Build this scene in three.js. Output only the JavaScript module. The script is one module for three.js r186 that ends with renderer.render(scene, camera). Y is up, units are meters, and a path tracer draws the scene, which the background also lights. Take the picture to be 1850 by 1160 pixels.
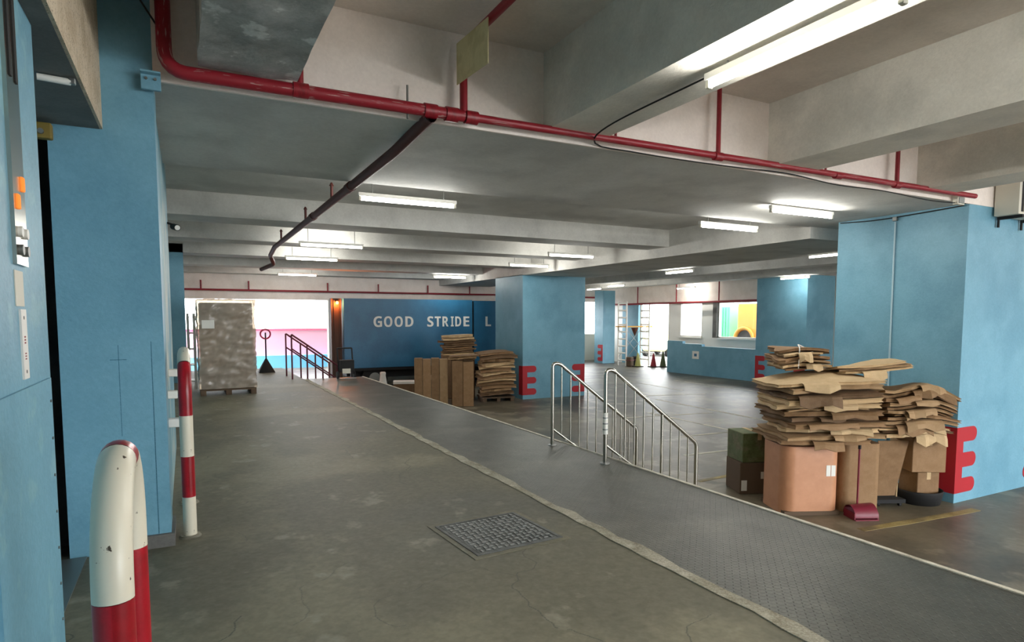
import * as THREE from 'three';
import { RectAreaLightUniformsLib } from 'three/addons/lights/RectAreaLightUniformsLib.js';
import { RoundedBoxGeometry } from 'three/addons/geometries/RoundedBoxGeometry.js';
import { TextGeometry } from 'three/addons/geometries/TextGeometry.js';
import { FontLoader } from 'three/addons/loaders/FontLoader.js';
import { mergeGeometries } from 'three/addons/utils/BufferGeometryUtils.js';

// ------------------------------------------------------------------ camera, sky, exposure
const scene = new THREE.Scene();
const renderer = new THREE.WebGLRenderer({ antialias: true });
renderer.toneMapping = THREE.LinearToneMapping;
renderer.toneMappingExposure = 1.42;
renderer.shadowMap.enabled = true;
RectAreaLightUniformsLib.init();
const FOCAL = 1135, IMG_W = 1850, IMG_H = 1160;
const camera = new THREE.PerspectiveCamera(2 * Math.atan(IMG_H / 2 / FOCAL) * 180 / Math.PI, IMG_W / IMG_H, 0.05, 200);
camera.position.set(0, 1.5, 0);
camera.rotation.order = 'YXZ';
camera.rotation.set(-4.3 * Math.PI / 180, -27.4 * Math.PI / 180, 0);
camera.setViewOffset(IMG_W, IMG_H, 0, -80, IMG_W, IMG_H);
camera.updateProjectionMatrix();
scene.background = new THREE.Color(0.93, 0.97, 1.0);      // bright overcast sky outside the openings
scene.backgroundIntensity = 8;
const TUBE_GLOW = 26, TUBE_LIGHT = 62, TUBE_SIDE = 62;                     // fluorescent tubes: glow of the glass, and the light in front of it
const TUBE_COLOR = new THREE.Color(1.0, 0.99, 0.93);

// ------------------------------------------------------------------ helpers
function rng(seed) { let a = seed >>> 0; return () => { a = (a + 0x6D2B79F5) >>> 0; let t = Math.imul(a ^ (a >>> 15), 1 | a); t = (t + Math.imul(t ^ (t >>> 7), 61 | t)) ^ t; return ((t ^ (t >>> 14)) >>> 0) / 4294967296; }; }
const used = new Map();
function numbered(name) { const n = used.get(name) || 0; used.set(name, n + 1); return n ? `${name}_${String(n).padStart(3, '0')}` : name; }
function shade(o) { o.traverse((m) => { if (m.isMesh) { m.castShadow = true; m.receiveShadow = true; } }); return o; }
function tag(o, label, category, group, kind) { o.userData.label = label; o.userData.category = category; if (group) o.userData.group = group; if (kind) o.userData.kind = kind; return o; }
function thing(name, label, category, pos = [0, 0, 0], turn = 0, group, kind) {
  const g = new THREE.Group(); g.name = numbered(name); g.position.set(...pos); g.rotation.y = turn; scene.add(g);
  return tag(g, label, category, group, kind);
}
function part(name, geo, mat, parent, label) {
  const m = new THREE.Mesh(Array.isArray(geo) ? join(geo) : geo, mat); m.name = name; m.castShadow = m.receiveShadow = true;
  if (label) m.userData.label = label; parent.add(m); return m;
}
function solo(name, geo, mat, label, category, group, kind) {
  const m = new THREE.Mesh(Array.isArray(geo) ? join(geo) : geo, mat); m.name = numbered(name); m.castShadow = m.receiveShadow = true; scene.add(m);
  return tag(m, label, category, group, kind);
}
const struct = (name, geo, mat, label, category) => solo(name, geo, mat, label, category, null, 'structure');
function join(list) {
  return mergeGeometries(list.map((g) => { const h = g.index ? g.toNonIndexed() : g; for (const k of Object.keys(h.attributes)) if (!['position', 'normal', 'uv'].includes(k)) h.deleteAttribute(k); return h; }));
}
// box by its two corners, uv in metres
function bx(x0, x1, y0, y1, z0, z1) {
  const a = [Math.min(x0, x1), Math.min(y0, y1), Math.min(z0, z1)], b = [Math.max(x0, x1), Math.max(y0, y1), Math.max(z0, z1)];
  const g = new THREE.BoxGeometry(b[0] - a[0], b[1] - a[1], b[2] - a[2]).translate((a[0] + b[0]) / 2, (a[1] + b[1]) / 2, (a[2] + b[2]) / 2);
  return planarUV(g);
}
function planarUV(g) {
  const p = g.attributes.position, n = g.attributes.normal, uv = new Float32Array(p.count * 2);
  for (let i = 0; i < p.count; i++) {
    const ax = Math.abs(n.getX(i)), ay = Math.abs(n.getY(i)), az = Math.abs(n.getZ(i));
    if (ay >= ax && ay >= az) { uv[2 * i] = p.getX(i); uv[2 * i + 1] = -p.getZ(i); }
    else if (ax >= az) { uv[2 * i] = p.getZ(i); uv[2 * i + 1] = p.getY(i); }
    else { uv[2 * i] = p.getX(i); uv[2 * i + 1] = p.getY(i); }
  }
  g.setAttribute('uv', new THREE.BufferAttribute(uv, 2)); return g;
}
function rb(w, h, d, r, x = 0, y = 0, z = 0) { return planarUV(new RoundedBoxGeometry(w, h, d, 2, r).translate(x, y, z)); }
const V = (x, y, z) => new THREE.Vector3(x, y, z);
function rod(a, b, r, seg = 12, r2 = r) {
  const d = b.clone().sub(a), len = d.length();
  const g = new THREE.CylinderGeometry(r2, r, len, seg);
  g.applyQuaternion(new THREE.Quaternion().setFromUnitVectors(V(0, 1, 0), d.normalize()));
  const m = a.clone().add(b).multiplyScalar(0.5); return g.translate(m.x, m.y, m.z);
}
function tube(points, r, seg = 48, rad = 10, tension = 0.5) {
  return new THREE.TubeGeometry(new THREE.CatmullRomCurve3(points, false, 'catmullrom', tension), seg, r, rad, false);
}
// pipe through straight legs and rounded bends
function bentPath(points, bend) {
  const path = new THREE.CurvePath();
  let from = points[0];
  for (let i = 1; i < points.length - 1; i++) {
    const p = points[i], u = points[i - 1].clone().sub(p), v = points[i + 1].clone().sub(p);
    const b = Math.min(bend, u.length() * 0.49, v.length() * 0.49);
    const s = p.clone().add(u.normalize().multiplyScalar(b)), e = p.clone().add(v.normalize().multiplyScalar(b));
    path.add(new THREE.LineCurve3(from, s)); path.add(new THREE.QuadraticBezierCurve3(s, p, e)); from = e;
  }
  path.add(new THREE.LineCurve3(from, points[points.length - 1]));
  return path;
}
function bent(points, bend, r, seg = 60, rad = 12) { return new THREE.TubeGeometry(bentPath(points, bend), seg, r, rad, false); }

// ------------------------------------------------------------------ noise and textures
function field(size, seed, period, octaves, gain = 0.5) {       // tileable fractal value noise, 0..1
  const out = new Float32Array(size * size); let amp = 1, tot = 0;
  for (let o = 0; o < octaves; o++) {
    const P = period << o; if (P > size) break;
    const r = rng(seed * 977 + o * 131 + 7), lat = new Float32Array(P * P); for (let i = 0; i < lat.length; i++) lat[i] = r();
    for (let y = 0; y < size; y++) {
      const fy = y * P / size, y0 = fy | 0; let ty = fy - y0; ty = ty * ty * (3 - 2 * ty); const r0 = (y0 % P) * P, r1 = ((y0 + 1) % P) * P;
      for (let x = 0; x < size; x++) {
        const fx = x * P / size, x0 = fx | 0; let tx = fx - x0; tx = tx * tx * (3 - 2 * tx); const x1 = (x0 + 1) % P;
        const a = lat[r0 + x0] + (lat[r0 + x1] - lat[r0 + x0]) * tx, b = lat[r1 + x0] + (lat[r1 + x1] - lat[r1 + x0]) * tx;
        out[y * size + x] += amp * (a + (b - a) * ty);
      }
    }
    tot += amp; amp *= gain;
  }
  for (let i = 0; i < out.length; i++) out[i] /= tot;
  return out;
}
const ss = (a, b, x) => { const t = Math.min(1, Math.max(0, (x - a) / (b - a))); return t * t * (3 - 2 * t); };
const mix3 = (a, b, t) => [a[0] + (b[0] - a[0]) * t, a[1] + (b[1] - a[1]) * t, a[2] + (b[2] - a[2]) * t];
function tex(size, metres, fn, colour = true, h = size) {
  const data = new Uint8Array(size * h * 4);
  for (let y = 0; y < h; y++) for (let x = 0; x < size; x++) {
    const c = fn(y * size + x, x, y), i = (y * size + x) * 4;
    if (typeof c === 'number') { data[i] = data[i + 1] = data[i + 2] = Math.max(0, Math.min(255, c * 255)); }
    else { data[i] = Math.max(0, Math.min(255, c[0])); data[i + 1] = Math.max(0, Math.min(255, c[1])); data[i + 2] = Math.max(0, Math.min(255, c[2])); }
    data[i + 3] = 255;
  }
  const t = new THREE.DataTexture(data, size, h); t.wrapS = t.wrapT = THREE.RepeatWrapping; t.magFilter = THREE.LinearFilter; t.minFilter = THREE.LinearMipmapLinearFilter; t.generateMipmaps = true;
  if (colour) t.colorSpace = THREE.SRGBColorSpace;
  t.repeat.set(1 / metres, 1 / metres); t.needsUpdate = true; return t;
}
const S = 1024;
const nA = field(S, 1, 4, 8, 0.55), nB = field(S, 2, 8, 7, 0.6), nC = field(S, 3, 2, 5, 0.5), nF = field(S, 4, 128, 3, 0.7), nD = field(S, 5, 16, 6, 0.55);
const std = (o) => new THREE.MeshStandardMaterial(o);
const phys = (o) => new THREE.MeshPhysicalMaterial(o);
// a coat of paint or render: base colour, blotches, fine grain
function coat(base, other, amount, grain, metres) {
  return tex(S, metres, (i) => { const t = ss(0.35, 0.65, nA[i]) * amount; const g = (nF[i] - 0.5) * grain + (nB[i] - 0.5) * grain * 1.4; const c = mix3(base, other, t); return [c[0] + g, c[1] + g, c[2] + g]; });
}
const bumpFine = tex(S, 2, (i) => nF[i] * 0.4 + nB[i] * 0.6, false);
const bumpCoarse = tex(S, 3, (i) => nA[i] * 0.7 + nD[i] * 0.3, false);

const M = {};
// platform screed: grey-green with scuffs, pale patches and hairline cracks
{
  const cr = new Float32Array(S * S), r = rng(44);
  for (let k = 0; k < 16; k++) {
    let x = r() * S, y = r() * S, a = r() * 6.28; const n = 90 + r() * 220, s = 0.3 + r() * 0.5;
    for (let j = 0; j < n; j++) { a += (r() - 0.5) * 0.5; x += Math.cos(a) * 1.2; y += Math.sin(a) * 1.2; const xi = ((x | 0) + S * 4) % S, yi = ((y | 0) + S * 4) % S; cr[yi * S + xi] = s; cr[yi * S + (xi + 1) % S] = s * 0.6; }
  }
  M.screed = std({ map: tex(S, 4.2, (i) => {
    let c = mix3([104, 100, 82], [128, 122, 100], ss(0.38, 0.66, nA[i])); c = mix3(c, [94, 93, 83], ss(0.55, 0.75, nC[i]) * 0.7); c = mix3(c, [164, 160, 143], ss(0.66, 0.8, nD[i]) * 0.5);
    const g = (nF[i] - 0.5) * 26; c = [c[0] + g, c[1] + g, c[2] + g]; return mix3(c, [66, 65, 58], cr[i]);
  }), roughness: 0.62, bumpMap: bumpCoarse, bumpScale: 0.004 });
}
M.concreteEdge = std({ map: coat([150, 144, 126], [178, 172, 156], 1, 70, 1.1), roughness: 0.9, bumpMap: bumpFine, bumpScale: 0.01 });
M.parking = std({ map: tex(S, 7.5, (i) => {
  let c = mix3([86, 80, 67], [116, 108, 90], ss(0.38, 0.6, nA[i])); c = mix3(c, [56, 53, 46], ss(0.5, 0.62, nC[i]) * 0.8); c = mix3(c, [152, 142, 122], ss(0.56, 0.7, nD[i]) * 0.6);
  const g = (nF[i] - 0.5) * 22; return [c[0] + g, c[1] + g, c[2] + g];
}), roughness: 0.42, bumpMap: bumpCoarse, bumpScale: 0.003 });
// steel tread plate: raised lozenges, alternating
{
  const B = 512;
  const h = tex(B, 0.24, (i, x, y) => {
    const n = 8, u = x / B * n, v = y / B * n, ci = Math.floor(u), cj = Math.floor(v), fu = u - ci - 0.5, fv = v - cj - 0.5, s = (ci + cj) % 2 ? 1 : -1;
    const a = (fu + s * fv) * 0.7071, b = (fu - s * fv) * 0.7071; return ss(1, 0.55, Math.hypot(a / 0.5, b / 0.13));
  }, false);
  M.plate = std({ map: coat([82, 82, 74], [102, 101, 91], 0.8, 24, 2.2), metalness: 0.25, roughness: 0.45, bumpMap: h, bumpScale: 0.012 });
}
M.whiteEdge = std({ map: coat([212, 206, 190], [168, 160, 142], 0.9, 40, 0.9), roughness: 0.7 });
M.blue = std({ map: coat([115, 166, 187], [105, 156, 178], 1, 12, 2.5), roughness: 0.5, bumpMap: bumpFine, bumpScale: 0.002 });
M.blueWorn = std({ map: tex(S, 2.4, (i, x, y) => {
  let c = mix3([115, 166, 187], [105, 155, 176], ss(0.4, 0.6, nA[i])); c = mix3(c, [142, 186, 192], ss(0.6, 0.72, nD[i]) * 0.5);
  const g = (nF[i] - 0.5) * 16; return [c[0] + g, c[1] + g, c[2] + g];
}), roughness: 0.48, bumpMap: bumpFine, bumpScale: 0.003 });
M.blueStreak = std({ map: tex(S, 2.2, (i, x, y) => {
  const k = ((y * 0.25) | 0) * S + x, st = ss(0.42, 0.62, nB[(k + ((x * 5) % S)) % (S * S)] * 0.5 + nA[i] * 0.5);
  return mix3([102, 158, 178], [196, 202, 192], st);
}), roughness: 0.6 });
M.blueDeep = std({ color: 0x2d6a80, roughness: 0.55 });
M.soffit = std({ map: coat([208, 206, 200], [192, 190, 185], 1, 16, 2.8), roughness: 0.75, bumpMap: bumpCoarse, bumpScale: 0.006 });
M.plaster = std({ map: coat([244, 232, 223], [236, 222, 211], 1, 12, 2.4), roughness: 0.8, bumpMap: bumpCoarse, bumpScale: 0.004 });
M.slab = std({ map: coat([226, 214, 202], [214, 203, 192], 1, 14, 2.6), roughness: 0.85, bumpMap: bumpCoarse, bumpScale: 0.005 });
M.beam = std({ map: coat([226, 220, 208], [210, 205, 194], 1, 16, 2.2), roughness: 0.8, bumpMap: bumpFine, bumpScale: 0.004 });
M.grit = std({ map: tex(S, 0.9, (i) => { const c = mix3([186, 168, 142], [206, 190, 166], ss(0.3, 0.7, nB[i])); return mix3(c, [82, 70, 58], ss(0.66, 0.76, nF[i]) * 0.8); }), roughness: 0.95, bumpMap: bumpFine, bumpScale: 0.008 });
M.greyRender = std({ map: coat([112, 110, 106], [98, 97, 94], 1, 14, 1.5), roughness: 0.85 });
M.duct = std({ map: tex(S, 1.6, (i) => { const v = 166 + (nD[i] - 0.5) * 60 + (nF[i] - 0.5) * 26; const s = ss(0.62, 0.72, nB[i]) * 46; return [v + s, v + s, v - 4 + s]; }), roughness: 0.55, bumpMap: bumpCoarse, bumpScale: 0.03 });
M.red = std({ map: coat([148, 24, 38], [128, 22, 32], 1, 14, 0.8), roughness: 0.42 });
M.redWorn = std({ map: tex(S, 0.7, (i) => mix3([146, 26, 40], [178, 140, 134], ss(0.66, 0.74, nD[i]))), roughness: 0.45 });
M.redMark = std({ color: 0xb01f2c, roughness: 0.5 });
M.redBand = std({ map: coat([166, 18, 34], [142, 16, 28], 1, 14, 0.5), roughness: 0.3 });
M.whiteBand = std({ map: tex(S, 0.35, (i) => mix3([226, 218, 198], [70, 58, 46], ss(0.76, 0.8, nD[i]))), roughness: 0.32 });
M.steel = std({ color: 0xbdbab0, metalness: 1, roughness: 0.2 });
M.dullSteel = std({ color: 0x8d8f8c, metalness: 0.8, roughness: 0.45 });
M.iron = std({ map: coat([92, 94, 92], [70, 72, 70], 1, 34, 0.5), metalness: 0.45, roughness: 0.5, bumpMap: bumpFine, bumpScale: 0.004 });
M.brownPipe = std({ color: 0x54241f, roughness: 0.6 });
M.darkRed = std({ color: 0x5c1626, roughness: 0.5 });
M.black = std({ color: 0x141414, roughness: 0.7 });
M.rubber = std({ color: 0x1b1b1d, roughness: 0.8 });
M.white = std({ color: 0xe9e7e0, roughness: 0.5 });
M.offWhite = std({ color: 0xd8d3c4, roughness: 0.6 });
M.tube = std({ color: 0xffffff, emissive: TUBE_COLOR, emissiveIntensity: TUBE_GLOW, roughness: 0.4 });
M.orangeGlow = std({ color: 0xff8a3c, emissive: new THREE.Color(1, 0.42, 0.12), emissiveIntensity: 5 });
M.kraft = [[146, 114, 80], [130, 100, 68], [160, 130, 94], [112, 86, 60], [194, 166, 126]].map((c, k) => std({ map: tex(512, 0.6, (i, x, y) => { const j = (y * 2) * S + x * 2; const v = (nB[j] - 0.5) * 26 + (nF[j] - 0.5) * 14 + Math.sin(x * 0.7) * 2; return [c[0] + v, c[1] + v, c[2] + v]; }), roughness: 0.8 }));
M.kraftGloss = std({ map: tex(512, 0.8, (i, x, y) => { const j = y * 2 * S + x * 2; const v = (nB[j] - 0.5) * 20; return [196 + v, 140 + v, 104 + v]; }), roughness: 0.42 });
M.kraftDark = std({ color: 0x5f4c3a, roughness: 0.8 });
M.greenCarton = std({ map: coat([86, 98, 58], [112, 108, 78], 1, 30, 0.4), roughness: 0.6 });
M.wood = std({ map: coat([150, 122, 88], [128, 102, 72], 1, 30, 0.6), roughness: 0.8 });
M.film = phys({ color: 0xd6cabb, transmission: 0.58, roughness: 0.2, thickness: 0, ior: 1.4, specularIntensity: 1 });
M.truckBlue = std({ map: coat([40, 106, 144], [34, 96, 132], 1, 10, 3), roughness: 0.4 });
M.maroon = std({ color: 0x7a1f33, roughness: 0.4 });
M.yellowLine = std({ map: coat([156, 138, 86], [118, 106, 76], 1, 40, 1.3), roughness: 0.6 });
M.whiteLine = std({ map: coat([206, 200, 180], [150, 145, 130], 1, 44, 1.3), roughness: 0.55 });

// ------------------------------------------------------------------ floors
const LOW = -1.0;
{
  const f = struct('floor', [bx(4.0, 24.5, LOW - 0.2, LOW, 6, -33), bx(2.53, 4.0, LOW - 0.2, LOW, -16, -33), bx(-1.6, 2.53, LOW - 0.2, LOW, -20, -33)], M.parking, 'stained dark concrete parking floor with worn painted bay lines', 'floor');
  const line = (x0, z0, x1, z1, w, m) => {
    const a = V(x0, 0, z0), b = V(x1, 0, z1), d = b.clone().sub(a), L = d.length(), r = rng(Math.round(x0 * 100 + z0 * 10) >>> 0), n = Math.max(3, Math.round(L / 0.35));
    const sh = new THREE.Shape(), up = [], dn = [];
    for (let i = 0; i <= n; i++) { const t = i / n * L; up.push([t, w / 2 * (0.75 + 0.4 * r())]); dn.push([t, -w / 2 * (0.75 + 0.4 * r())]); }
    sh.moveTo(...dn[0]); for (const q of dn.slice(1)) sh.lineTo(...q); for (const q of up.reverse()) sh.lineTo(...q); sh.closePath();
    const g = new THREE.ExtrudeGeometry(sh, { depth: 0.003, bevelEnabled: false }).rotateX(-Math.PI / 2).rotateY(Math.atan2(-d.z, d.x)).translate(x0, LOW, z0);
    part('bay_line', planarUV(g), m, f);
  };
  line(6.9, -7.1, 9.1, -7.25, 0.11, M.yellowLine); line(10.7, -8.6, 10.8, -13.0, 0.1, M.whiteLine); line(12.5, -10.2, 12.8, -15.0, 0.1, M.whiteLine);
  line(9.2, -10.0, 12.4, -9.9, 0.1, M.whiteLine); line(13.0, -15.9, 15.2, -15.4, 0.1, M.whiteLine); line(15.2, -16.5, 15.6, -20.5, 0.1, M.whiteLine);
  line(8.0, -8.6, 10.6, -8.5, 0.09, M.whiteLine); line(9.6, -12.6, 12.3, -12.2, 0.09, M.whiteLine); line(17.2, -14.4, 17.4, -19.4, 0.1, M.whiteLine);
  line(7.0, -4.55, 9.1, -4.35, 0.12, M.yellowLine);
}
struct('loading_platform', [bx(-1.2, 2.53, -1.2, 0, 6, -20), bx(2.53, 3.97, -1.2, -0.012, 6, -16)], M.screed, 'raised grey-green screed loading platform along the lift doors', 'platform');
{
  // the tread plate is laid in lengths, butted
  const p = thing('tread_plate_strip', 'grey steel tread plate strip along the platform edge', 'steel plate', [0, 0, 0], 0, null, 'structure');
  const zs = [6, 3.2, 0.4, -2.4, -5.2, -8.0, -10.8, -13.4, -16];
  for (let i = 0; i < zs.length - 1; i++) part('plate', bx(2.555, 3.965, -0.012, 0.004, zs[i] - 0.001, zs[i + 1] + 0.0), M.plate, p);
}
{
  // ragged concrete joint along the plate and the white painted edge angle
  const r = rng(9), sh = new THREE.Shape(), a = [], b = [];
  for (let i = 0; i <= 110; i++) { const t = i * 0.2; a.push([t, 0.02 + r() * 0.035]); b.push([t, -0.03 - r() * 0.05]); }
  sh.moveTo(...b[0]); for (const q of b.slice(1)) sh.lineTo(...q); for (const q of a.reverse()) sh.lineTo(...q); sh.closePath();
  const g = new THREE.ExtrudeGeometry(sh, { depth: 0.006, bevelEnabled: false }).rotateX(-Math.PI / 2).rotateY(Math.PI / 2).translate(2.55, 0, 6);
  struct('trim_1', planarUV(g), M.concreteEdge, 'ragged pale mortar joint between the screed and the tread plate', 'joint');
  struct('trim_2', [bx(3.965, 4.0, -0.1, 0.012, 6, -5.12), bx(3.965, 4.0, -0.1, 0.012, -6.38, -16), bx(3.985, 4.0, -0.1, 0.012, -5.12, -6.38)], M.whiteEdge, 'white painted steel angle on the platform edge', 'edge trim');
}
{
  const c = new THREE.Group(); c.name = 'manhole_cover'; c.position.set(1.89, 0, -3.87); c.rotation.y = 0.07; scene.add(c);
  tag(c, 'square iron manhole cover with raised studs set in the platform floor', 'manhole cover');
  part('surround', [bx(-0.37, 0.37, 0, 0.004, 0.315, 0.37), bx(-0.37, 0.37, 0, 0.004, -0.37, -0.315), bx(-0.37, -0.315, 0, 0.004, -0.315, 0.315), bx(0.315, 0.37, 0, 0.004, -0.315, 0.315)], M.screed, c);
  part('frame', [bx(-0.33, 0.33, 0, 0.008, 0.305, 0.325), bx(-0.33, 0.33, 0, 0.008, -0.325, -0.305), bx(-0.33, -0.305, 0, 0.008, -0.305, 0.305), bx(0.305, 0.33, 0, 0.008, -0.305, 0.305)], M.iron, c);
  part('lid', bx(-0.3, 0.3, 0, 0.006, -0.3, 0.3), M.iron, c);
  const studs = []; for (let i = 0; i < 13; i++) for (let j = 0; j < 13; j++) { const w = (i + j) % 2 ? 0.016 : 0.007, d = (i + j) % 2 ? 0.007 : 0.016; studs.push(bx(-0.27 + i * 0.045 - w, -0.27 + i * 0.045 + w, 0.006, 0.0105, -0.27 + j * 0.045 - d, -0.27 + j * 0.045 + d)); }
  part('stud_pattern', studs, M.dullSteel, c).userData.kind = 'stuff';
}

// ------------------------------------------------------------------ left wall, lift recess, pillars
struct('wall_left', [bx(-1.2, -0.5, 0, 2.65, 6, -3.15), bx(-1.2, -0.76, 0, 2.65, -3.15, -3.3)], M.blueWorn, 'blue painted jamb wall beside the lift door carrying the call panel', 'wall');
{
  const d = thing('door_1', 'blue lift door set back in its recess', 'door', [0, 0, 0], 0, null, 'structure');
  part('leaf', bx(-0.8, -0.755, 0.01, 2.64, -3.15, -4.62), M.blue, d);
  part('sill', bx(-0.8, -0.6, 0, 0.008, -3.2, -4.64), M.dullSteel, d);
}
struct('wall_left_001', [bx(-1.2, -0.81, 0, 2.65, -3.2, -4.7), bx(-0.81, -0.69, 0, 2.65, -4.95, -5.0)], M.greyRender, 'grey rendered back of the lift door recess', 'wall');
struct('wall_left_002', bx(-1.6, -1.2, -1.2, 3.9, 6.3, -24.4), M.greyRender, 'outer masonry behind the lift shaft and side wall', 'wall');
struct('trim_3', bx(-1.2, -0.425, 2.65, 3.9, 6, -4.65), M.greyRender, 'grey rendered lintel over the lift recess', 'lintel');
struct('trim_4', bx(-0.425, -0.41, 2.652, 3.9, 6, -4.65), M.grit, 'speckled bare concrete face of the lift lintel', 'lintel face');
{
  const p = thing('pillar', 'pale blue wall pillar beyond the lift door with a scribed hatch', 'pillar', [0, 0, 0], 0, null, 'structure');
  part('body', bx(-0.69, -0.13, 0, 3.9, -4.65, -5.0), M.blue, p);
  part('base_kerb', bx(-0.5, -0.11, 0, 0.085, -4.62, -5.05), M.greyRender, p, 'grey cement kerb');
  part('hatch_outline', [bx(-0.385, -0.381, 0.75, 1.33, -4.652, -4.65), bx(-0.43, -0.34, 1.235, 1.24, -4.652, -4.65), bx(-0.205, -0.2, 0.06, 1.35, -4.652, -4.65)], M.blueDeep, p);
}
struct('wall_left_003', bx(-1.2, -0.145, 0, 3.9, -5.0, -8.3), M.blueStreak, 'streaky white and blue side wall beyond the pillar', 'wall');
struct('wall_left_004', bx(-1.2, -0.6, 0, 3.9, -8.3, -24.4), M.blueStreak, 'set-back blue wall running to the far opening', 'wall');
struct('wall_left_005', bx(-0.6, 0.0, 0, 3.2, -16.4, -17.3), M.blue, 'blue wall pillar near the wrapped pallet', 'pillar');
{
  const p = thing('lift_call_panel', 'brushed metal lift call panel with two orange lights on the blue jamb', 'control panel', [-0.5, 1.68, -2.66]);
  part('plate', bx(0, 0.012, 0, 1.1, -0.13, 0.04), M.steel, p);
  for (const s of [0, 1]) {
    part('slot', bx(0.012, 0.016, 0.62, 1.05, s ? -0.1 : -0.02, s ? -0.07 : 0.01), M.black, p);
    part('indicator_light', rb(0.012, 0.05, 0.03, 0.005, 0.015, 0.21 + s * 0.07, s ? -0.085 : -0.005), std({ color: 0xf08a3c, emissive: 0xf08030, emissiveIntensity: 0.5 }), p, 'orange indicator light');
    part('button', rod(V(0.01, 0.11, s ? -0.085 : -0.005), V(0.024, 0.11, s ? -0.085 : -0.005), 0.018), M.white, p);
    part('button', rod(V(0.01, 0.05, s ? -0.085 : -0.005), V(0.024, 0.05, s ? -0.085 : -0.005), 0.018), M.dullSteel, p);
  }
}
{
  const c = document.createElement('canvas'); c.width = 128; c.height = 512; const x = c.getContext('2d');
  x.fillStyle = '#efece6'; x.fillRect(0, 0, 128, 512); x.fillStyle = '#8a2f2f';
  for (let i = 0; i < 3; i++) { x.fillRect(44, 196 + i * 22, 40, 12); x.fillRect(44, 320 + i * 20, 40, 10); }
  x.fillStyle = '#333'; x.beginPath(); x.arc(64, 60, 14, 0, 7); x.fill(); x.beginPath(); x.arc(64, 460, 14, 0, 7); x.fill();
  const t = new THREE.CanvasTexture(c); t.colorSpace = THREE.SRGBColorSpace;
  const p = thing('key_switch_plate', 'narrow white switch plate with red marks on the blue jamb', 'switch plate', [-0.5, 1.29, -2.7]);
  part('plate', bx(0, 0.006, 0, 0.24, -0.04, 0.04), M.white, p);
  part('print', new THREE.PlaneGeometry(0.078, 0.238).rotateY(Math.PI / 2).translate(0.0065, 0.12, 0), std({ map: t, roughness: 0.6 }), p);
  solo('paper_notice', bx(-0.5, -0.497, 1.54, 1.66, -2.62, -2.74), M.offWhite, 'small faded paper notice taped under the lift call panel', 'notice');
}
{
  const h = thing('kick_panel', 'pale sheet panel screwed to the lower blue jamb', 'panel');
  part('sheet', bx(-0.5, -0.49, 0, 1.26, -2.2, -3.1), M.blueWorn, h);
  for (let i = 0; i < 8; i++) part('screw', rod(V(-0.491, 0.12 + i * 0.15, -3.06), V(-0.486, 0.12 + i * 0.15, -3.06), 0.006, 6), M.dullSteel, h);
}
{
  const s = thing('conduit_stub', 'short white conduit stub under the grey lift lintel', 'conduit', [-0.5, 2.63, -3.72]);
  part('pipe', rod(V(-0.08, 0, 0), V(0.05, 0, -0.02), 0.016), M.white, s); part('clip', rb(0.03, 0.03, 0.03, 0.006, 0.055, 0.004, -0.02), M.dullSteel, s);
}
{
  const s = thing('door_roller_bracket', 'rusty yellow bracket at the top of the lift door edge', 'bracket', [-0.7, 2.58, -4.56]);
  part('plate', rb(0.1, 0.09, 0.06, 0.01), std({ color: 0x7d6a2c, roughness: 0.7 }), s); part('bolt', rod(V(0, -0.01, 0.02), V(0, -0.01, 0.05), 0.015), M.dullSteel, s);
}
{
  const s = thing('blue_bracket', 'small blue painted steel bracket where pillar meets beam', 'bracket', [-0.14, 2.96, -4.6]);
  part('plate', rb(0.11, 0.1, 0.03, 0.005), M.blue, s); part('flange', rb(0.11, 0.012, 0.07, 0.003, 0, 0.045, 0.03), M.blue, s);
  for (const k of [-1, 1]) part('bolt', rod(V(k * 0.025, 0.015, 0.01), V(k * 0.025, 0.015, 0.025), 0.009, 6), M.dullSteel, s);
}

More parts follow.
